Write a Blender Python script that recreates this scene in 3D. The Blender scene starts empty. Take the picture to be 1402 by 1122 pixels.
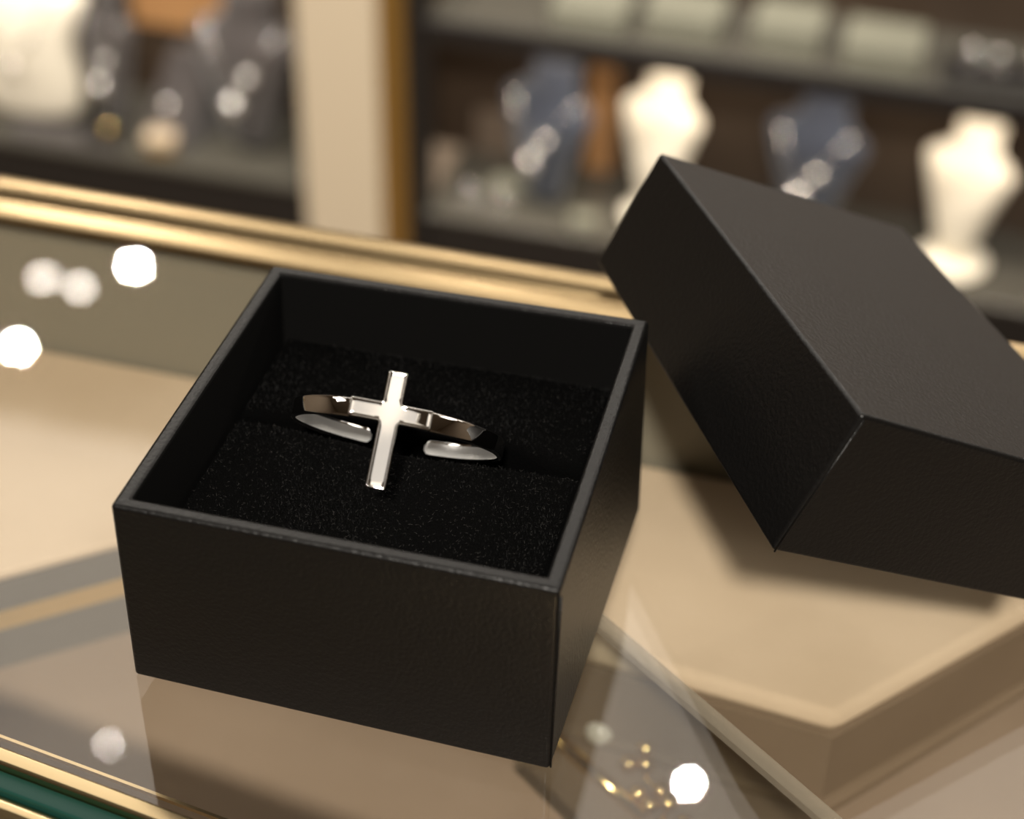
import bpy, bmesh, math, random
from mathutils import Vector, Matrix
random.seed(7)
# ------------------------------------------------------------------ camera, exposure, world, lights
S = 0.2                      # metres per working unit: the gift box is half a unit wide
C = bpy.context.scene.collection
scn = bpy.context.scene
scn.view_settings.view_transform = 'Standard'
scn.view_settings.look = 'None'
scn.view_settings.gamma = 1
scn.view_settings.use_curve_mapping = False
scn.view_settings.exposure = 0.0

CAM = Vector((0.533689, -1.567504, 1.584370))
RT = Vector((0.965256, 0.26062034, 0.01891794))
UP = Vector((-0.17560838, 0.59337791, 0.78553444))
FW = Vector((-0.19350077, 0.76156398, -0.6185287))
FPX = 2494.712
cd = bpy.data.cameras.new('camera'); cam = bpy.data.objects.new('camera', cd); C.objects.link(cam)
M = Matrix((RT, UP, -FW)).transposed().to_4x4(); M.translation = CAM * S
cam.matrix_world = M
cd.sensor_fit = 'HORIZONTAL'; cd.sensor_width = 36; cd.lens = FPX / 1402 * 36
cd.clip_start = 0.01; cd.clip_end = 50
cd.dof.use_dof = True; cd.dof.focus_distance = 2.10 * S
cd.dof.aperture_fstop = 7.0
scn.camera = cam

w = bpy.data.worlds.new('world'); scn.world = w; w.use_nodes = True
w.node_tree.nodes['Background'].inputs[0].default_value = (1, .85, .68, 1)
w.node_tree.nodes['Background'].inputs[1].default_value = 0.15

def ray(u, v): return RT * ((u - 701) / FPX) - UP * ((v - 561) / FPX) + FW
def on_z(u, v, z):           # point of the horizontal plane z seen at a photo position
    d = ray(u, v); return CAM + d * ((z - CAM.z) / d.z)

def area(name, loc, size, power, col, rot=(0, 0, 0), size_y=None, disk=False, spread=None):
    l = bpy.data.lights.new(name, 'AREA'); l.energy = power; l.color = col; l.size = size
    if disk: l.shape = 'DISK'
    elif size_y: l.shape = 'RECTANGLE'; l.size_y = size_y
    if spread: l.spread = spread
    o = bpy.data.objects.new(name, l); C.objects.link(o); o.location = loc; o.rotation_euler = rot
    return o
WARM = (1, .92, .81)
CEIL = 1.8                   # ceiling height above the counter glass, metres
# unseen ceiling panels added for fill and reflections (metres): x, y, size x, size y, power
ADDED_PANELS = [(.20, -1.20, .85, .8, 1.25), (2.1, 1.2, 1.0, 1.6, 20), (-2.3, .1, .9, 1.4, 16), (-.8, 1.35, 2.8, 1.3, 17), (1.2, 3.7, 3.4, .9, 75)]
for i, (x, y, a, b, p) in enumerate(ADDED_PANELS):
    area('panel_lamp', (x, y, CEIL - .035), a - .06, p, (1, .93, .84), size_y=b - .06)
# recessed downlights (metres): x, y, lamp diameter, power
DOWN = [(-1.524, 2.2, .026, 8), (-1.426, 2.527, .026, 8), (-1.585, 2.431, .03, .16), (-1.50, 2.42, .03, .16),
        (-.066, 1.489, .012, 3), (-.923, 1.321, .010, .04), (-.727, 2.653, .024, 6),
        ]
# key: a shop spotlight behind the viewer, aimed at the counter
KEY = (.34, -1.52, CEIL - .16)
kd = Vector((.05, .0, 0)) - Vector(KEY)
area('key_lamp', KEY, .15, 76, (1, .93, .83), rot=kd.to_track_quat('-Z', 'Y').to_euler(), disk=True)
# unseen spotlights added to brighten the display cases (metres): x, y, target x, target y, power
CASE_FILLS = [(-.75, .25, -.75, 1.2, 200), (.45, .3, .0, 1.2, 165)]
for x, y, tx, ty, p in CASE_FILLS:
    l = bpy.data.lights.new('track_lamp', 'SPOT'); l.energy = p; l.color = WARM; l.shadow_soft_size = .03; l.spot_size = math.radians(46); l.spot_blend = .5
    o = bpy.data.objects.new('track_lamp', l); C.objects.link(o); o.location = (x, y, CEIL - .16)
    o.rotation_euler = (Vector((tx, ty, -.55)) - o.location).to_track_quat('-Z', 'Y').to_euler()
for x, y, r, p in DOWN:
    area('downlight_lamp', (x, y, CEIL - .012), r, p, WARM, disk=True)

# ------------------------------------------------------------------ materials
def mat(name, base, rough=.5, metal=0, bump=None, spec=.5, var=None, sheen=0, coat=0):
    m = bpy.data.materials.new(name); m.use_nodes = True; nt = m.node_tree; b = nt.nodes['Principled BSDF']
    b.inputs['Base Color'].default_value = (*base, 1); b.inputs['Roughness'].default_value = rough
    b.inputs['Metallic'].default_value = metal; b.inputs['Specular IOR Level'].default_value = spec
    if sheen:
        b.inputs['Sheen Weight'].default_value = sheen; b.inputs['Sheen Roughness'].default_value = .5
    if coat: b.inputs['Coat Weight'].default_value = coat; b.inputs['Coat Roughness'].default_value = .15
    tc = nt.nodes.new('ShaderNodeTexCoord')
    if var:                  # (scale, other colour)
        n = nt.nodes.new('ShaderNodeTexNoise'); n.inputs['Scale'].default_value = var[0]; n.inputs['Detail'].default_value = 4
        nt.links.new(tc.outputs['Object'], n.inputs['Vector'])
        r = nt.nodes.new('ShaderNodeMapRange'); r.inputs[1].default_value = .35; r.inputs[2].default_value = .65
        nt.links.new(n.outputs[0], r.inputs[0])
        x = nt.nodes.new('ShaderNodeMix'); x.data_type = 'RGBA'
        x.inputs[6].default_value = (*base, 1); x.inputs[7].default_value = (*var[1], 1)
        nt.links.new(r.outputs[0], x.inputs[0]); nt.links.new(x.outputs[2], b.inputs['Base Color'])
    if bump:                 # (scale, strength, distance)
        n = nt.nodes.new('ShaderNodeTexNoise'); n.inputs['Scale'].default_value = bump[0]; n.inputs['Detail'].default_value = 3
        nt.links.new(tc.outputs['Object'], n.inputs['Vector'])
        bu = nt.nodes.new('ShaderNodeBump'); bu.inputs['Strength'].default_value = bump[1]; bu.inputs['Distance'].default_value = bump[2]
        nt.links.new(n.outputs[0], bu.inputs['Height']); nt.links.new(bu.outputs[0], b.inputs['Normal'])
    return m
leather = mat('black_leatherette', (.0036, .0033, .0031), .37, bump=(900, .3, .0006), spec=.36)
inner_shade = mat('black_paper_lining', (.0012, .0011, .001), .8, spec=.12)  # leatherette darkened to carry the shade inside the box
velvet = mat('black_velvet', (.0006, .0006, .0006), .95, spec=.05, bump=(1500, .6, .001))
silver = mat('polished_silver', (.93, .91, .88), .03, 1)
silver_in = mat('satin_silver', (.96, .955, .93), .3, .55)
brass = mat('polished_brass', (.60, .46, .26), .24, 1, bump=(60, .04, .002))
brass_dark = mat('aged_brass', (.46, .34, .185), .28, 1)
brass_old = mat('brushed_brass', (.66, .47, .21), .45, .5)
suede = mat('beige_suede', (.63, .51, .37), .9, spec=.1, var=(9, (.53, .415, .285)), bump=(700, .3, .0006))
suede_shade = mat('brown_suede', (.24, .18, .122), .9, spec=.1, var=(10, (.20, .148, .098)), bump=(700, .3, .0006))  # platform suede with the shade of its sides put into the colour
taupe = mat('taupe_suede', (.28, .213, .152), .9, spec=.1, var=(10, (.23, .17, .117)), bump=(700, .3, .0006))
greypanel = mat('grey_panel', (.21, .195, .15), .45, spec=.4)
greytrim = mat('grey_trim', (.16, .145, .12), .5)
acry = mat('acrylic_edge', (.42, .37, .29), .15, spec=.6)
greenedge = mat('green_glass_edge', (.008, .042, .032), .35, spec=.25)
creamwall = mat('cream_paint', (.52, .43, .31), .7, bump=(120, .1, .001))
ceilm = mat('ceiling_paint', (.24, .215, .18), .85)
floorm = mat('floor_carpet', (.16, .12, .085), .95, var=(3, (.13, .095, .065)), bump=(300, .5, .002))
wallm = mat('wall_paint', (.20, .155, .11), .8)
walnut = mat('dark_walnut', (.040, .025, .015), .5, var=(7, (.055, .036, .022)))
blackbase = mat('black_lacquer', (.010, .008, .007), .45)
tanm = mat('tan_panel', (.15, .11, .08), .6)
oak = mat('orange_wood', (.42, .22, .09), .5, var=(14, (.36, .18, .07)))
goldwood = mat('bronze_frame', (.30, .165, .04), .35, .6)
creambust = mat('cream_linen', (.86, .79, .65), .8, bump=(500, .2, .0008))
navybust = mat('navy_velvet', (.021, .028, .048), .8, sheen=.35)
greybust = mat('grey_velvet', (.045, .036, .034), .7, sheen=.4)
greyshelf = mat('grey_shelf', (.08, .074, .06), .25, spec=.5)
palebox = mat('pale_card', (.19, .185, .14), .6)
goldm = mat('gold', (.85, .60, .24), .13, 1)
pearlm = mat('pearl', (.80, .77, .68), .12, coat=.6)
gem_b = mat('bright_silver', (.97, .94, .90), .2, .85)
gem = mat('faceted_silver', (.95, .92, .88), .22, 1)
blackm = mat('lamp_black', (.02, .02, .02), .5)
whiteplastic = mat('lamp_white', (.8, .78, .72), .4)

def glass_mat(name, tint, f=1.0, rough=0.0):
    m = bpy.data.materials.new(name); m.use_nodes = True; nt = m.node_tree; nt.nodes.clear()
    o = nt.nodes.new('ShaderNodeOutputMaterial'); t = nt.nodes.new('ShaderNodeBsdfTransparent'); g = nt.nodes.new('ShaderNodeBsdfGlossy')
    fr = nt.nodes.new('ShaderNodeFresnel'); fr.inputs[0].default_value = 1.5
    t.inputs[0].default_value = (*tint, 1); g.inputs['Roughness'].default_value = rough; g.inputs[0].default_value = (f, f, f, 1)
    # a ray leaving the pane meets the same face angle: use the geometric cosine for both sides
    ge = nt.nodes.new('ShaderNodeNewGeometry'); d = nt.nodes.new('ShaderNodeVectorMath'); d.operation = 'DOT_PRODUCT'
    nt.links.new(ge.outputs['Normal'], d.inputs[0]); nt.links.new(ge.outputs['Incoming'], d.inputs[1])
    a = nt.nodes.new('ShaderNodeMath'); a.operation = 'ABSOLUTE'; nt.links.new(d.outputs['Value'], a.inputs[0])
    s = nt.nodes.new('ShaderNodeMath'); s.operation = 'SUBTRACT'; s.inputs[0].default_value = 1; nt.links.new(a.outputs[0], s.inputs[1])
    p = nt.nodes.new('ShaderNodeMath'); p.operation = 'POWER'; p.inputs[1].default_value = 5; nt.links.new(s.outputs[0], p.inputs[0])
    k = nt.nodes.new('ShaderNodeMath'); k.operation = 'MULTIPLY_ADD'; k.inputs[1].default_value = .96; k.inputs[2].default_value = .04
    nt.links.new(p.outputs[0], k.inputs[0]); nt.nodes.remove(fr)
    mx = nt.nodes.new('ShaderNodeMixShader'); nt.links.new(k.outputs[0], mx.inputs[0]); nt.links.new(t.outputs[0], mx.inputs[1])
    nt.links.new(g.outputs[0], mx.inputs[2]); nt.links.new(mx.outputs[0], o.inputs[0])
    return m
ea = acry.node_tree.nodes['Principled BSDF']; ea.inputs['Alpha'].default_value = .5
glass = glass_mat('clear_glass', (.972, .968, .958))

pane_glass = glass_mat('divider_glass', (.86, .87, .86))

# ------------------------------------------------------------------ mesh helpers (working units, scaled by S when linked)
def obj(name, bm, m, parent=None, loc=(0, 0, 0), smooth=False, bevel=0, seg=3, wn=True):
    me = bpy.data.meshes.new(name)
    bmesh.ops.recalc_face_normals(bm, faces=bm.faces)
    bmesh.ops.scale(bm, vec=(S, S, S), verts=bm.verts)
    for f in bm.faces: f.smooth = smooth or bevel > 0
    bm.to_mesh(me); bm.free()
    for x in (m if isinstance(m, (list, tuple)) else [m]): me.materials.append(x)
    o = bpy.data.objects.new(name, me); C.objects.link(o); o.location = Vector(loc) * S
    if parent: o.parent = parent
    if bevel:
        b = o.modifiers.new('bevel', 'BEVEL'); b.width = bevel * S; b.segments = seg; b.limit_method = 'ANGLE'; b.angle_limit = math.radians(32)
        if wn: n = o.modifiers.new('wn', 'WEIGHTED_NORMAL'); n.keep_sharp = True
    return o
def tag(o, label=None, cat=None, group=None, kind=None):
    if label: o['label'] = label
    if cat: o['category'] = cat
    if group: o['group'] = group
    if kind: o['kind'] = kind
    return o
def thing(name, label, cat, loc=(0, 0, 0), rz=0, group=None):
    o = bpy.data.objects.new(name, None); C.objects.link(o); o.location = Vector(loc) * S; o.rotation_euler = (0, 0, rz)
    o.empty_display_size = .02
    return tag(o, label, cat, group)
def struct(name, bm, m, **k): o = obj(name, bm, m, **k); o['kind'] = 'structure'; return o
def box(bm, x0, x1, y0, y1, z0, z1):
    v = [bm.verts.new((x, y, z)) for z in (z0, z1) for x, y in ((x0, y0), (x1, y0), (x1, y1), (x0, y1))]
    for f in ((3, 2, 1, 0), (4, 5, 6, 7), (0, 1, 5, 4), (1, 2, 6, 5), (2, 3, 7, 6), (3, 0, 4, 7)): bm.faces.new([v[i] for i in f])
    return bm
def B(*a): return box(bmesh.new(), *a)
def prism(bm, pts, z0, z1):
    lo = [bm.verts.new((x, y, z0)) for x, y in pts]; hi = [bm.verts.new((x, y, z1)) for x, y in pts]
    bm.faces.new(lo[::-1]); bm.faces.new(hi); n = len(pts)
    for i in range(n): bm.faces.new((lo[i], lo[(i + 1) % n], hi[(i + 1) % n], hi[i]))
    return bm
def sweep(bm, prof, p0, p1):
    """profile of (y, z) points swept from p0 to p1 (x, y offsets): a straight rail"""
    a = [bm.verts.new((p0[0], p0[1] + y, z)) for y, z in prof]; b = [bm.verts.new((p1[0], p1[1] + y, z)) for y, z in prof]
    n = len(prof); bm.faces.new(a); bm.faces.new(b[::-1])
    for i in range(n): bm.faces.new((a[i], b[i], b[(i + 1) % n], a[(i + 1) % n]))
    return bm
def loft(bm, rings, cap=True):
    vs = [[bm.verts.new(p) for p in r] for r in rings]; n = len(rings[0])
    for a, b in zip(vs, vs[1:]):
        for i in range(n): bm.faces.new((a[i], a[(i + 1) % n], b[(i + 1) % n], b[i]))
    if cap: bm.faces.new(vs[0][::-1]); bm.faces.new(vs[-1])
    return bm
def lathe(bm, prof, cx=0, cy=0, cz=0, n=32):
    return loft(bm, [[(cx + r * math.cos(2 * math.pi * i / n), cy + r * math.sin(2 * math.pi * i / n), cz + z) for i in range(n)] for r, z in prof])
def ball(bm, c, r, n=12, sz=1, sy=1):
    bmesh.ops.create_uvsphere(bm, u_segments=n * 2, v_segments=n, radius=r, matrix=Matrix.Translation(c) @ Matrix.Diagonal((1, sy, sz, 1)))
    return bm
def tube(bm, pts, r, n=8, closed=False):
    pts = [Vector(p) for p in pts]; rings = []
    for i, p in enumerate(pts):
        t = (pts[min(i + 1, len(pts) - 1)] - pts[max(i - 1, 0)]).normalized()
        a = t.cross(Vector((0, 0, 1)) if abs(t.z) < .9 else Vector((1, 0, 0))).normalized(); b = t.cross(a)
        rings.append([p + (a * math.cos(2 * math.pi * k / n) + b * math.sin(2 * math.pi * k / n)) * r for k in range(n)])
    return loft(bm, rings)

# ------------------------------------------------------------------ the room (metres, so divide by S)
m_ = lambda *a: [v / S for v in a]
FL = -.98
struct('floor', B(*m_(-3.6, 3.6, -2.6, 4.6, FL - .05, FL)), floorm)
struct('ceiling', B(*m_(-3.6, 3.6, -2.6, 4.6, CEIL, CEIL + .05)), ceilm)
struct('wall_back', B(*m_(-3.6, 3.6, 4.6, 4.7, FL, CEIL)), mat('back_wall_paint', (.40, .35, .31), .8))
struct('wall_front', B(*m_(-3.6, 3.6, -2.7, -2.6, FL, CEIL)), wallm)
struct('wall_left', B(*m_(-3.7, -3.6, -2.6, 4.6, FL, CEIL)), wallm)
struct('wall_right', B(*m_(3.6, 3.7, -2.6, 4.6, FL, CEIL)), wallm)

# ------------------------------------------------------------------ glass counter
FX = [(-1.9, -.175), (1.9, -.715)]      # direction of the front edge
def fy(x, o=0): return -.388 - .142 * (x + .3) + o
def front(bm, y0, y1, z0, z1, x0=-1.9, x1=1.9):
    return sweep(bm, [(y0, z0), (y1, z0), (y1, z1), (y0, z1)], (x0, fy(x0)), (x1, fy(x1)))
counter = thing('display_counter', 'glass-topped display counter with brass rails that the gift box stands on', 'display counter', (0, 0, FL / S))
cz = -FL / S
def cobj(name, bm, m, **k):
    bmesh.ops.translate(bm, vec=(0, 0, cz), verts=bm.verts); return obj(name, bm, m, counter, **k)
cobj('glass_top', prism(bmesh.new(), [(-1.9, fy(-1.9) + .001), (1.9, fy(1.9) + .001), (1.9, .70), (-1.9, .70)], -.022, 0), glass)
# rear brass rail in two stepped bands
rr = cobj('rear_rail', sweep(bmesh.new(), [(.625, .0003), (.625, .005), (.636, .009), (.662, .009), (.668, .004), (.678, .004), (.684, .011), (.696, .018), (.722, .018), (.735, .010), (.735, -.13), (.702, -.13), (.702, .0003)], (-1.9, 0), (1.9, 0)), brass_dark, bevel=.0025)
cobj('front_trim', front(bmesh.new(), -.020, .002, -.05, .006), brass, bevel=.004)
cobj('glass_edge', front(bmesh.new(), -.044, -.020, -.06, -.006), greenedge, bevel=.003)
cobj('front_rail', sweep(bmesh.new(), [(-.044, -.10), (-.044, -.016), (-.052, -.010), (-.066, -.010), (-.074, -.016), (-.082, -.016), (-.092, -.022), (-.11, -.05), (-.11, -.10)], (-1.9, fy(-1.9)), (1.9, fy(1.9))), brass, bevel=.004)
cobj('glazing_bead', front(bmesh.new(), .050, .054, -.056, -.0505), brass)
DK = -.47
PZ = -.28
LX, RX = -1.9, 1.9
cobj('rear_panel', B(LX, RX, .665, .70, DK, -.052), greypanel)
cobj('side_panel', B(LX - .05, LX, -.72, .735, cz * -1 + .0, -.01), greypanel)
cobj('side_panel', B(RX, RX + .05, -.72, .735, -cz, -.01), greypanel)
cobj('deck', prism(bmesh.new(), [(LX, fy(LX, -.02)), (RX, fy(RX, -.02)), (RX, .735), (LX, .735)], DK - .12, DK), taupe)
cobj('base_cabinet', prism(bmesh.new(), [(LX, fy(LX, -.06)), (RX, fy(RX, -.06)), (RX, .73), (LX, .73)], -cz, DK - .12), walnut)
cobj('front_pane', front(bmesh.new(), -.06, -.046, DK, -.10), glass)
# divider pane under the glass
a = Vector((.12, .151)); b = Vector((.83, -.37)); n = Vector((-(b - a).y, (b - a).x)).normalized() * .010
cobj('divider_pane', prism(bmesh.new(), [tuple(a - n), tuple(b - n), tuple(b + n), tuple(a + n)], DK, -.062), pane_glass)
cobj('divider_edge', prism(bmesh.new(), [tuple(a - n), tuple(b - n), tuple(b + n), tuple(a + n)], -.062, -.0505), acry)

# raised suede platforms inside
N = (-.478, .296)
pl = thing('display_platform', 'beige suede platform with a brass strip, left inside the counter', 'display platform', (-1.0, .2, DK))
pts = [(-1.034, -.16), N, (-.479, .66), (-1.85, .66), (-1.85, -.16)]
loc = lambda P, o: [(x - o[0], y - o[1]) for x, y in P]
obj('suede_top', prism(bmesh.new(), loc(pts, (-1, .2)), .172, .19), suede, pl, bevel=.006)
obj('upper_band', prism(bmesh.new(), loc(pts, (-1, .2)), .115, .172), greytrim, pl)
obj('plinth', prism(bmesh.new(), loc(pts, (-1, .2)), 0, .078), greytrim, pl)
obj('brass_strip', prism(bmesh.new(), loc(pts, (-1, .2)), .078, .115), brass_old, pl)
pl = thing('display_platform', 'beige suede platform under the tilted lid, its corner pointing at the viewer', 'display platform', (.3, .4, DK))
pts = [N, (.261, .223), (.554, .194), (.95, .66), (-.477, .66)]
pts[0] = (-.476, .296)
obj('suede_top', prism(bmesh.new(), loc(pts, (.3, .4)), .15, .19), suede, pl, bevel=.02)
obj('side_skirt', prism(bmesh.new(), loc(pts, (.3, .4)), .02, .15), suede_shade, pl)  # sides coloured darker for their shade
obj('plinth', prism(bmesh.new(), loc([(x + (.012 if i > 0 and i < 4 else 0), y - (.012 if i in (0, 1, 2) else 0)) for i, (x, y) in enumerate(pts)], (.3, .4)), 0, .02), suede_shade, pl, bevel=.004)

# ------------------------------------------------------------------ gift box
H = .2824
top = [(-.2457, -.2481), (.2525, -.2416), (.2424, .2569), (-.2461, .2388)]
bot = [(-.2572, -.2327), (.2493, -.2387), (.2550, .2254), (-.2490, .2330)]
def inset(P, d):
    out = []
    for i in range(4):
        p = Vector(P[i]); a = (Vector(P[i - 1]) - p).normalized(); b = (Vector(P[(i + 1) % 4]) - p).normalized()
        out.append(tuple(p + (a + b) * d))
    return out
gb = thing('gift_box', 'open square black leatherette box holding the cross ring', 'jewellery box', (0, 0, 0))
bm = bmesh.new()
Z3 = lambda P, z: [(x, y, z) for x, y in P]
loft(bm, [Z3(bot, .0006), Z3(top, H), Z3(inset(top, .0185), H), Z3(inset(bot, .0185), .02)])
bb = obj('box_body', bm, [leather, inner_shade], gb, bevel=.0055, seg=4)
for i in (8, 9, 10, 11, 13): bb.data.polygons[i].material_index = 1  # inner faces take the shade-darkened copy
# thin turned-in seam of the covering at the near corner
bm = bmesh.new(); p0 = Vector((.2493, -.2387, .002)); p1 = Vector((.2525, -.2416, H - .012))
tube(bm, [p0 + Vector((.0006, .004, 0)), p1 + Vector((.0006, .004, 0))], .0012, 6)
obj('corner_seam', bm, leather, gb, smooth=True)

# velvet cushions either side of the ring slot
PT = .192
inn = inset(top, .0215)
y_s = lambda x: on_z(380 + (x + .2) * 800, 578, PT).y
sl = on_z(380, 579, PT); sr = on_z(700, 637, PT)
slope = (sr.y - sl.y) / (sr.x - sl.x)
ys = lambda x: sl.y + slope * (x - sl.x) - .010 * math.exp(-((x + .01) / .09) ** 2)
print('SLOT', sl, sr, slope)
GWF = lambda x: .012 + .050 * math.exp(-((x + .005) / .135) ** 4)
def grid_pad(x0, x1, f0, f1, z0, z1, rnd, name, par):
    """cushion with rounded upper edges as a height-field block"""
    bm = bmesh.new(); nx, ny = 70, 50; top_v = []
    for j in range(ny + 1):
        row = []
        for i in range(nx + 1):
            u = i / nx; v = j / ny
            x = x0 + (x1 - x0) * (.5 - .5 * math.cos(math.pi * u)); y = f0(x) + (f1(x) - f0(x)) * (.5 - .5 * math.cos(math.pi * v))
            d = min(x - x0, x1 - x, y - f0(x), f1(x) - y)
            k = max(0, 1 - d / rnd); z = z1 - rnd * (1 - math.sqrt(max(0, 1 - k * k))) + .0012 * math.sin(23 * x + 3) * math.sin(19 * y)
            row.append(bm.verts.new((x, y, z)))
        top_v.append(row)
    for j in range(ny):
        for i in range(nx): bm.faces.new((top_v[j][i], top_v[j][i + 1], top_v[j + 1][i + 1], top_v[j + 1][i]))
    rim = top_v[0][:] + [r[-1] for r in top_v[1:]] + top_v[-1][-2::-1] + [r[0] for r in top_v[-2:0:-1]]
    low = [bm.verts.new((v.co.x, v.co.y, z0)) for v in rim]
    for i in range(len(rim)): k = (i + 1) % len(rim); bm.faces.new((rim[i], low[i], low[k], rim[k]))
    bm.faces.new(low)
    return obj(name, bm, velvet, par, smooth=True)
xl, xr = -.222, .212
fr_front = lambda x: -.219
bk_back = lambda x: .213 + (x + .22) * .03
front_pad = grid_pad(xl, xr, fr_front, ys, .021, PT, .014, 'front_cushion', gb)
back_pad = grid_pad(xl, xr, lambda x: ys(x) + GWF(x), bk_back, .021, PT + .002, .014, 'rear_cushion', gb)
obj('slot_lining', B(xl, xr, -.10, .13, .021, .06), velvet, gb)

# pile of the velvet: short fibres nobody could count
def pile(name, par, f0, f1, count, lint):
    bm = bmesh.new()
    for i in range(count):
        x = random.uniform(xl + .004, xr - .004); y = random.uniform(f0(x) + .004, f1(x) - .004)
        d = min(x - xl, xr - x, y - f0(x), f1(x) - y); k = max(0, 1 - d / .014); z = PT - .014 * (1 - math.sqrt(max(0, 1 - k * k))) + (.002 if par is back_pad else 0)
        a = random.uniform(0, 6.283); t = random.uniform(.2, 1.1); L = random.uniform(.0025, .006)
        if lint: t = 1.35; L = random.uniform(.002, .0055)
        dr = Vector((math.cos(a) * math.sin(t), math.sin(a) * math.sin(t), math.cos(t))) * L
        sd = Vector((-math.sin(a), math.cos(a), 0)) * (.00022 if lint else .0004)
        p = Vector((x, y, z - .001 + (.003 if lint else 0)))
        v = [bm.verts.new(p - sd), bm.verts.new(p + sd), bm.verts.new(p + dr)]
        bm.faces.new(v)
    o = obj(name, bm, fibre_l if lint else fibre, par); o['kind'] = 'stuff'; return o
fibre = mat('velvet_fibre', (.0010, .0010, .0010), .6, spec=.12)
fibre_l = mat('lint_fibre', (.03, .028, .026), .6, spec=.2)
pile('velvet_pile', front_pad, fr_front, ys, 26000, False)
pile('velvet_pile', back_pad, lambda x: ys(x) + GWF(x), bk_back, 20000, False)
pile('lint_specks', front_pad, fr_front, ys, 1300, True)
pile('lint_specks', back_pad, lambda x: ys(x) + GWF(x), bk_back, 500, True)

# ------------------------------------------------------------------ cross ring
th = math.radians(11); ph = math.radians(8.8)
e1 = RT * math.cos(th) - UP * math.sin(th)
n0 = UP * math.cos(th) + RT * math.sin(th)
e2 = FW * math.cos(ph) - n0 * math.sin(ph)
ax = n0 * math.cos(ph) + FW * math.sin(ph)
Pc = on_z(535, 567, .34)
R = .1225
RC = Pc + e2 * R + e1 * .004
print('RING', (Pc - CAM).dot(FW), RC, 'gap', RC + e2 * R, 'cross', Pc)
ring = thing('cross_ring', 'polished silver open ring with a cross, set in the black velvet', 'ring', tuple(RC))
def band(t0, t1, h, r0, r1, nst=160):
    bm = bmesh.new(); rings = []
    for i in range(nst + 1):
        # denser at the ends so the corners round off
        u = i / nst; s = t0 + (t1 - t0) * u
        de = min(s - t0, t1 - s) * R
        rr_ = .007; hh = h / 2 - (rr_ - math.sqrt(max(0, rr_ * rr_ - (rr_ - min(de, rr_)) ** 2)))
        hh = max(hh, .002)
        d = e2 * math.cos(s) + e1 * math.sin(s)
        P = []
        for k in range(16):
            q = 2 * math.pi * k / 16; c, sn = math.cos(q), math.sin(q)
            pw = lambda z, e: math.copysign(abs(z) ** e, z)
            rad = (r0 + r1) / 2 + (r1 - r0) / 2 * pw(c, .55); axx = hh * pw(sn, .4)
            P.append(d * rad + ax * axx)
        rings.append(P)
    return loft(bm, rings)
t0, t1 = math.radians(14), math.radians(360 - 18)
obj('band', band(t0, t1, .0225, R - .004, R + .003), [silver, silver_in], ring, smooth=True)
for p_ in bpy.data.objects['band'].data.polygons:      # the inner face is satin
    c_ = p_.center / S; d_ = c_ - ax * c_.dot(ax)
    if d_.length < R - .0037: p_.material_index = 1

# cross plate, bowed with the band
W_, HT, HB, WX = .0108, .0465, .0845, .0465
def cross_bm():
    bm = bmesh.new()
    nn = 6
    xs = [-WX + (WX - W_) * i / nn for i in range(nn)] + [-W_ + 2 * W_ * i / 4 for i in range(4)] + [W_ + (WX - W_) * i / nn for i in range(nn + 1)]
    yy = [-HB + (HB - W_) * i / 8 for i in range(8)] + [-W_ + 2 * W_ * i / 4 for i in range(4)] + [W_ + (HT - W_) * i / 5 for i in range(6)]
    V = {}
    def g(i, j):
        if (i, j) not in V: V[i, j] = bm.verts.new((xs[i], yy[j], 0))
        return V[i, j]
    for i in range(len(xs) - 1):
        for j in range(len(yy) - 1):
            mx = (xs[i] + xs[i + 1]) / 2; my = (yy[j] + yy[j + 1]) / 2
            if abs(mx) < W_ or abs(my) < W_: bm.faces.new((g(i, j), g(i + 1, j), g(i + 1, j + 1), g(i, j + 1)))
    r = bmesh.ops.extrude_face_region(bm, geom=bm.faces[:])
    vs = [v for v in r['geom'] if isinstance(v, bmesh.types.BMVert)]
    bmesh.ops.translate(bm, vec=(0, 0, .0095), verts=vs)
    bmesh.ops.recalc_face_normals(bm, faces=bm.faces)
    # round the vertical corners, then bevel the rim
    ed = [e for e in bm.edges if len(e.link_faces) == 2 and abs(e.verts[0].co.z - e.verts[1].co.z) > .005 and e.calc_face_angle(0) > .5]
    bmesh.ops.bevel(bm, geom=ed, offset=.0024, segments=3, affect='EDGES', profile=.5)
    ed = [e for e in bm.edges if len(e.link_faces) == 2 and abs(e.verts[0].co.z - e.verts[1].co.z) < .001 and e.calc_face_angle(0) > .9]
    bmesh.ops.bevel(bm, geom=ed, offset=.0012, segments=3, affect='EDGES', profile=.5)
    topf = [f for f in bm.faces if f.normal.z > .99 and f.calc_center_median().z > .009]
    bmesh.ops.inset_region(bm, faces=topf, thickness=.0011, depth=0)
    bmesh.ops.inset_region(bm, faces=topf, thickness=.0005, depth=-.0005)
    for v in bm.verts:
        x, y, z = v.co
        RB = .42
        zz = z + R - .002 + math.sqrt(RB * RB - x * x) - RB - .0006 * (y / HB) ** 2
        v.co = e1 * (x - .004) + ax * y - e2 * zz
    return bm
cr = obj('cross', cross_bm(), silver, ring, smooth=True)
nm = cr.modifiers.new('wn', 'WEIGHTED_NORMAL')
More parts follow.
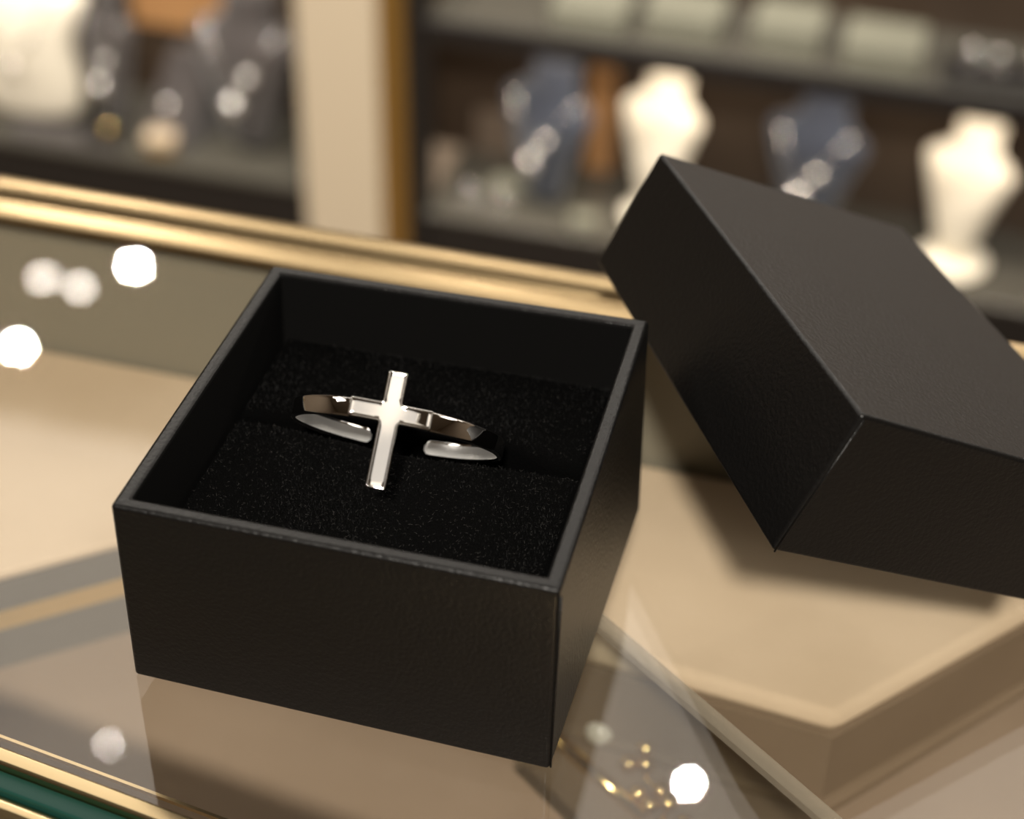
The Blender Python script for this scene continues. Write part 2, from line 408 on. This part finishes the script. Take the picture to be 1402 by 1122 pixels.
# ------------------------------------------------------------------ lid, leaning on the box
def at_px(P, u, v):          # same distance from the camera, nudged to the photographed corner
    dep = (Vector(P) - CAM).dot(FW); return CAM + ray(u, v) * dep
B0 = at_px((.521, .016, .373), 1181, 568); A0 = at_px((.197, .514, .378), 903, 208)
C0 = at_px((.853, .234, .175), 1580, 680); D0 = at_px((.528, .732, .179), 1236, 311)
b0 = at_px((.449, -.029, .202), 1057, 755); a0 = at_px((.124, .468, .207), 816, 358)
c0 = Vector((.782, .188, .0022)); d0 = Vector((.456, .640, .0125))
ctr = (c0 + d0) / 2
lid = thing('box_lid', 'black leatherette lid tilted against the right side of the open box', 'box lid', tuple(ctr))
bm = bmesh.new()
outer_t = [B0, C0, D0, A0]; outer_b = [b0, c0, d0, a0]
def shrink(P, d):
    r = []
    for i in range(4):
        p = P[i]; r.append(p + ((P[i - 1] - p).normalized() + (P[(i + 1) % 4] - p).normalized()) * d)
    return r
down = [(outer_b[i] - outer_t[i]).normalized() for i in range(4)]
in_b = shrink(outer_b, .012); in_t = [p + down[i] * .012 for i, p in enumerate(shrink(outer_t, .012))]
loft(bm, [[p - ctr for p in R_] for R_ in (outer_t, outer_b, in_b, in_t)])
obj('lid_shell', bm, leather, lid, bevel=.0055, seg=4)
bm = bmesh.new()
tn = (C0 - B0).normalized()
tube(bm, [B0 - ctr + tn * .006 - down[0] * -.006, b0 - ctr + tn * .0035], .0013, 6)
obj('corner_seam', bm, leather, lid, smooth=True)

# ------------------------------------------------------------------ jewellery lying in the counter
br = thing('bead_bracelet', 'delicate gold chain with small gold beads on the counter deck', 'bracelet', (.30, .18, DK + .001))
P = [(.10, .262), (.17, .272), (.235, .268), (.262, .252), (.285, .228), (.292, .20), (.305, .175), (.33, .15), (.345, .118), (.335, .085), (.36, .05), (.39, .01)]
obj('chain', tube(bmesh.new(), [(x - .3, y - .18, .006) for x, y in P], .0035, 6), goldm, br, smooth=True)
for i, (x, y) in enumerate([(.258, .256), (.293, .222), (.276, .186), (.30, .192), (.33, .15), (.345, .13), (.32, .12), (.30, .135), (.345, .085), (.36, .05), (.375, .10)]):
    obj('bead', ball(bmesh.new(), (x - .3, y - .18, .0155), .0145, 8), goldm, br, smooth=True)
tag(obj('gold_bar', tube(bmesh.new(), [(-.14, .10, 0), (.13, -.088, 0)], .011, 12), goldm, None, (.185, .19, DK + .011), smooth=True), 'slim gold bar bangle lying beside the beads behind the box corner', 'bangle')
e = thing('ball_earring', 'large gold ball earring inside the counter behind the box corner', 'earring', (.198, .288, DK))
obj('ball', ball(bmesh.new(), (0, 0, .031), .031, 12), goldm, e, smooth=True); obj('post', tube(bmesh.new(), [(0, .028, .031), (0, .07, .031)], .003), goldm, e)
e = thing('pearl_earring', 'white pearl earring inside the counter near the gold ball', 'earring', (.222, .232, DK))
obj('pearl', ball(bmesh.new(), (0, 0, .022), .022, 12), pearlm, e, smooth=True); obj('post', tube(bmesh.new(), [(0, .02, .022), (0, .05, .022)], .002), goldm, e)
e = thing('ball_earring', 'small gold ball earring half hidden behind the near box corner', 'earring', (.160, .262, DK))
obj('ball', ball(bmesh.new(), (0, 0, .024), .024, 12), goldm, e, smooth=True); obj('post', tube(bmesh.new(), [(0, .02, .024), (0, .055, .024)], .003), goldm, e)

# ------------------------------------------------------------------ display cases across the aisle
ZD = -3.19; ZL = -3.14; YF = 5.714; YB = 6.36; zf = FL / S
dc = thing('display_case', 'dark display case across the aisle with navy and cream busts', 'display case', (0, 6.0, zf))
def dobj(name, x0, x1, y0, y1, z0, z1, m, par, o, **k): return obj(name, B(x0 - o[0], x1 - o[0], y0 - o[1], y1 - o[1], z0 - o[2], z1 - o[2]), m, par, **k)
o = (0, 6.0, zf)
dobj('base', -1.78, 1.45, YF, YB + .1, zf, ZD - .03, blackbase, dc, o, bevel=.01)
dobj('deck', -1.78, 1.45, YF - .01, YB, ZD - .03, ZD, greyshelf, dc, o, bevel=.008)
dobj('rear_panel', -2.45, 1.45, YB, YB + .1, ZD, -1.6, walnut, dc, o)
dobj('side_panel', 1.40, 1.45, YF + .05, YB, ZD, -1.6, blackbase, dc, o)
dobj('glass_shelf', -1.78, 1.40, YF + .02, YB, -2.21, -2.19, greyshelf, dc, o)
dobj('shelf_front', -1.78, 1.45, YF - .01, YF + .03, -2.27, -2.16, blackbase, dc, o, bevel=.008)
dobj('led_bar', -1.70, 1.34, YF + .035, YF + .075, -2.25, -2.21, whiteplastic, dc, o)  # housing of the added strip light
area('led_lamp', (-.18 * S, (YF + .055) * S, -2.256 * S), 3.0 * S, .6, (1, .86, .70), rot=(math.radians(28), 0, 0), size_y=.03 * S)  # strip lamp added to brighten the bust necks under the shelf
dobj('wood_batten', -1.12, -.99, YB - .03, YB, ZD, -2.27, oak, dc, o)
dobj('low_panel', -1.70, -1.30, YB - .02, YB, ZD, ZD + .24, tanm, dc, o)
dl = thing('display_case', 'dark display case behind the counter on the left, holding a large cream bust', 'display case', (-3.5, 6.0, zf))
o = (-3.5, 6.0, zf)
dobj('base', -5.2, -2.39, YF, YB + .1, zf, ZL - .05, blackbase, dl, o, bevel=.01)
dobj('deck', -5.2, -2.39, YF - .02, YB, ZL - .05, ZL, greyshelf, dl, o, bevel=.01)
dobj('rear_panel', -5.2, -2.39, YB, YB + .1, ZL, -1.6, walnut, dl, o)
dobj('wood_niche', -3.55, -3.02, YB - .03, YB, -2.73, -2.1, oak, dl, o)
pp = thing('frame_post', 'cream upright post with a bronze edge between the two display cases', 'post', (-2.1, 5.8, zf))
o = (-2.1, 5.8, zf)
dobj('cream_face', -2.385, -1.985, 5.66, 5.9, zf, -1.5, creamwall, pp, o, bevel=.01)
dobj('bronze_edge', -1.985, -1.86, 5.67, 5.88, zf, -1.5, goldwood, pp, o, bevel=.01)
dobj('dark_edge', -1.86, -1.785, 5.69, 5.88, zf, -1.5, blackbase, pp, o)

def bust_sections(h, w, k=1):
    # (z, half width, half depth, y offset): base, waist, chest, shoulders, neck
    return [(.03 * h, .185 * w * k, .12 * w, .06 * w), (.14 * h, .20 * w * k, .13 * w, .06 * w), (.30 * h, .27 * w * (k + 1) / 2, .15 * w, .04 * w), (.46 * h, .355 * w, .165 * w, .03 * w),
            (.60 * h, .43 * w, .17 * w, .04 * w), (.695 * h, .49 * w, .16 * w, .06 * w), (.735 * h, .50 * w, .15 * w, .08 * w), (.765 * h, .44 * w, .145 * w, .10 * w), (.79 * h, .33 * w, .145 * w, .12 * w),
            (.82 * h, .25 * w, .145 * w, .14 * w), (.91 * h, .225 * w, .145 * w, .16 * w), (.99 * h, .25 * w, .155 * w, .18 * w), (1.0 * h, .235 * w, .14 * w, .18 * w)]
def bust_front(h, w, x, z):
    s = bust_sections(h, w)
    for a, b in zip(s, s[1:]):
        if a[0] <= z <= b[0]:
            t = (z - a[0]) / (b[0] - a[0]); hw, hd, yo = [a[i] + (b[i] - a[i]) * t for i in (1, 2, 3)]
            q = min(.97, abs(x) / hw); return yo - hd * (1 - q ** 2.4) ** (1 / 2.4)
    return 0
def make_bust(label, loc, h, w, m, rz=0, foot=True, neck=None, pend=None, group=None, k=1):
    t = thing('necklace_bust', label, 'necklace display bust', loc, rz)
    R_ = []
    for z, hw, hd, yo in bust_sections(h, w, k):
        ring_ = []
        for i in range(40):
            q = 2 * math.pi * i / 40; c, s = math.cos(q), math.sin(q); pw = lambda v, e: math.copysign(abs(v) ** e, v)
            ring_.append((hw * pw(c, .83), yo + hd * pw(s, .83), z))
        R_.append(ring_)
    o = obj('torso', loft(bmesh.new(), R_), m, t, smooth=True); sd = o.modifiers.new('sub', 'SUBSURF'); sd.levels = sd.render_levels = 1
    if foot: obj('foot', lathe(bmesh.new(), [(.35 * w, 0), (.37 * w, .008), (.37 * w, .02), (.33 * w, .03), (.2 * w, .04)], cy=.08 * w), m, t, smooth=True)
    if neck:
        nt_ = thing('necklace', neck, 'necklace', loc, rz)
        pts = []
        for i in range(25):
            u = -1 + 2 * i / 24; x = u * .36 * w; z = (.42 + .40 * abs(u) ** 1.15) * h
            pts.append((x, bust_front(h, w, x, z) - .006, z))
        obj('chain', tube(bmesh.new(), pts, .0055, 6), gem, nt_, smooth=True)
        c = pts[12]; pr = (pend or .03) * 1.3
        obj('pendant', ball(bmesh.new(), (c[0], c[1] - pr * .6, c[2] - pr), pr * 1.15, 16, sy=1), gem_b, nt_, smooth=True)
        k = pts[17]; obj('charm', ball(bmesh.new(), (k[0], k[1] - .012, k[2] - .01), pr * .8, 16, sy=1), gem_b, nt_, smooth=True)
    return t
make_bust('navy necklace bust nearest the bronze-edged post', (-1.25, 5.93, ZD), .76, .52, navybust, -.45, False, 'silver pendant necklace on the navy bust nearest the post', .03)
make_bust('cream necklace bust between the two navy busts', (-.70, 5.96, ZD), .79, .44, creambust, -.4)
make_bust('navy necklace bust showing just above the top edge of the lid', (.03, 6.0, ZD), .76, .52, navybust, -.4, False, 'silver pendant necklace on the navy bust behind the lid', .032)
make_bust('small cream necklace bust at the far right, on a round foot', (.735, 5.97, ZD), .74, .45, creambust, -.45)
make_bust('large cream necklace bust at the far left of the left case', (-3.95, 5.86, ZL), 1.0, .74, creambust, .05, False, 'fine necklace with a pale pendant on the large cream bust', .02, k=1.9)
make_bust('dark grey necklace bust right of the large cream bust', (-3.50, 5.90, ZL), .80, .34, greybust, -.35, False, 'necklace with a round pendant on the narrow dark grey bust', .03)
make_bust('broad dark grey necklace bust beside the cream post', (-2.78, 5.92, ZL), .86, .60, greybust, -.2, False, 'necklace with a bright round pendant on the broad dark grey bust', .036)

# slanted ring ramp and small boxes on the left deck
def wedge(label, loc, w, d, h, m, rz):
    bm = bmesh.new(); P_ = [(-d / 2, 0), (d / 2, 0), (d / 2, h), (d / 2 - .06, h), (-d / 2, .05)]
    a_ = [bm.verts.new((-w / 2, y, z)) for y, z in P_]; b_ = [bm.verts.new((w / 2, y, z)) for y, z in P_]
    bm.faces.new(a_); bm.faces.new(b_[::-1])
    for i in range(5): bm.faces.new((a_[i], b_[i], b_[(i + 1) % 5], a_[(i + 1) % 5]))
    t = thing('earring_stand', label, 'earring stand', loc, rz); obj('ramp', bm, m, t, bevel=.01); return t
t = wedge('dark slanted earring stand between the two grey busts', (-3.16, 5.98, ZL), .26, .34, .42, greybust, -.3)
obj('stud', ball(bmesh.new(), (-.03, -.07, .19), .035, 8), gem, t, smooth=True)
t = wedge('low black ramp at the foot of the narrow grey bust', (-3.50, 5.78, ZL), .20, .10, .12, blackbase, .1)
obj('stud', ball(bmesh.new(), (.03, -.03, .10), .03, 8), goldm, t, smooth=True)
def smallbox(name, label, cat, loc, sx, sy, sz, m, rz=0, lm=None, group=None):
    t = thing(name, label, cat, loc, rz, group); obj('base', B(-sx / 2, sx / 2, -sy / 2, sy / 2, 0, sz * .6), m, t, bevel=.008)
    obj('lid', B(-sx / 2 - .004, sx / 2 + .004, -sy / 2 - .004, sy / 2 + .004, sz * .6, sz), lm or m, t, bevel=.008); return t
smallbox('trinket_box', 'small gold trinket box on the left deck before the grey busts', 'trinket box', (-3.20, 5.80, ZL), .15, .1, .10, goldm, .1, suede)
tag(obj('display_tray', B(-.30, .30, -.07, .07, 0, .025), greybust, None, (-3.72, 5.775, ZL), bevel=.006), 'flat grey tray lying at the front of the left deck', 'tray')
# right deck: small bright pieces
smallbox('ring_box', 'small pale ring box between the left navy bust and the cream bust', 'ring box', (-1.0, 5.80, ZD), .12, .09, .06, palebox, .2)
smallbox('ring_box', 'pale ring box on the right case deck left of the navy bust', 'ring box', (-1.44, 6.0, ZD), .15, .11, .06, palebox, -.1)
for x, y, lb in ((-1.60, 5.86, 'silver ring standing at the left end of the right case deck'), (-1.42, 5.83, 'silver ring standing before the pale ring box'), (.27, 5.95, 'silver ring standing right of the second navy bust')):
    t = thing('silver_ring', lb, 'ring', (x, y, ZD), .4)
    bm = bmesh.new(); tube(bm, [(.035 * math.cos(a_ * math.pi / 12), 0, .045 + .035 * math.sin(a_ * math.pi / 12)) for a_ in range(25)], .010, 8)
    obj('band', bm, gem, t, smooth=True); obj('stone', ball(bmesh.new(), (0, 0, .092), .022, 8), gem, t, smooth=True)
# upper shelf: pale boxes and silver pieces
ZS = -2.19
for x, y, sx, sz, lb in ((-1.05, 6.02, .34, .10, 'pale jewellery box on the upper shelf above the left navy bust'), (-.62, 6.05, .34, .12, 'pale jewellery box at the middle of the upper shelf'),
                         (-.15, 6.05, .30, .13, 'pale jewellery box on the upper shelf above the second navy bust'), (.28, 6.0, .34, .12, 'pale jewellery box nearest the silver rings on the upper shelf')):
    smallbox('jewellery_box', lb, 'jewellery box', (x, y, ZS), sx, .3, sz, palebox, 0, palebox, 'pale boxes on the upper shelf')
t = thing('ring_tray', 'dark tray of bright silver rings at the right end of the upper shelf', 'ring tray', (.80, 5.93, ZS))
obj('tray', B(-.25, .3, -.1, .14, 0, .05), blackbase, t, bevel=.01)
for x, lb in ((.66, 'leftmost silver stone ring on the dark tray'), (.78, 'middle silver stone ring on the dark tray'), (.93, 'rightmost silver stone ring on the dark tray')):
    r_ = thing('stone_ring', lb, 'ring', (x, 5.93 - (.02 if x == .78 else 0), ZS + .05), .2, 'silver rings on the dark tray')
    bm = bmesh.new(); tube(bm, [(.03 * math.cos(a_ * math.pi / 12), 0, .038 + .03 * math.sin(a_ * math.pi / 12)) for a_ in range(25)], .008, 8)
    obj('band', bm, gem, r_, smooth=True); obj('stone', ball(bmesh.new(), (0, 0, .085), .028, 8), gem, r_, smooth=True)

# ------------------------------------------------------------------ ceiling fittings, with the added panels and case spotlights
DL = ['ceiling downlight whose reflection glows at the left edge of the counter glass', 'ceiling downlight reflected brightly in the glass left of the box, near the rear rail',
      'dim ceiling downlight, left one of the pair reflected near the rear rail', 'dim ceiling downlight, right one of the pair reflected near the rear rail',
      'ceiling downlight reflected right of the near box corner over the gold beads', 'faint ceiling downlight reflected beside the front brass trim', 'ceiling downlight farthest back, reflected behind the rear edge of the box']
for i, (x, y, r, p) in enumerate(DOWN):
    t = thing('downlight', DL[i], 'ceiling light', m_(x, y, CEIL), 0, 'ceiling downlights')
    R0 = max(r, .03) * 1.3 / S; bm = bmesh.new()
    n = 32; prof = [(R0 * .62, -.012), (R0 * .62, -.055), (R0, -.055), (R0 * 1.08, -.012)]
    loft(bm, [[(rr_ * math.cos(2 * math.pi * k / n), rr_ * math.sin(2 * math.pi * k / n), z) for k in range(n)] for rr_, z in prof + prof[:1]], cap=False)
    obj('trim_ring', bm, whiteplastic, t)
for i, (x, y, a_, b_, p) in enumerate(ADDED_PANELS):
    t = thing('ceiling_panel', ['luminous ceiling panel behind the viewer', 'luminous ceiling panel on the right', 'luminous ceiling panel on the left', 'long luminous ceiling panel over the aisle', 'long luminous ceiling panel by the back wall'][i], 'ceiling light', m_(x, y, CEIL))
    bm = bmesh.new(); h1, h2 = a_ / 2 / S, b_ / 2 / S; e_ = .03 / S
    for q in ((-h1, h1, -h2, -h2 + e_), (-h1, h1, h2 - e_, h2), (-h1, -h1 + e_, -h2 + e_, h2 - e_), (h1 - e_, h1, -h2 + e_, h2 - e_)): box(bm, *q, -.16, -.005)
    obj('panel_frame', bm, whiteplastic, t)
for i, (x, y, tx, ty, p) in enumerate(CASE_FILLS + [(KEY[0], KEY[1], .05, .0, 0)]):
    t = thing('track_spotlight', ['black track spotlight aimed at the left display case', 'black track spotlight aimed at the right display case', 'large black track spotlight behind the viewer aimed at the counter'][i], 'spotlight', m_(x, y, CEIL))
    obj('track_mount', B(*m_(-.12, .12, -.015, .015, -.02, 0)), blackm, t); obj('stem', tube(bmesh.new(), [(0, 0, -.1), tuple(m_(0, -.03, -.10))], .03, 12), blackm, t)
    d = (Vector((tx, ty, -.55 if i < 2 else 0)) - Vector((x, y, CEIL - .16))).normalized(); q = d.to_track_quat('-Z', 'Y').to_matrix()
    kk = 2.1 if i == 2 else 1
    pr = [(.045 * kk, .10), (.05 * kk, .09), (.05 * kk, -.03), (.042 * kk, -.03), (.042 * kk, .03 if i < 2 else .012)]
    rings = [[(q @ Vector((r_ * math.cos(2 * math.pi * k / 32), r_ * math.sin(2 * math.pi * k / 32), z)) + Vector((0, 0, -.16))) / S for k in range(32)] for r_, z in pr]
    obj('lamp_housing', loft(bmesh.new(), rings), blackm, t)
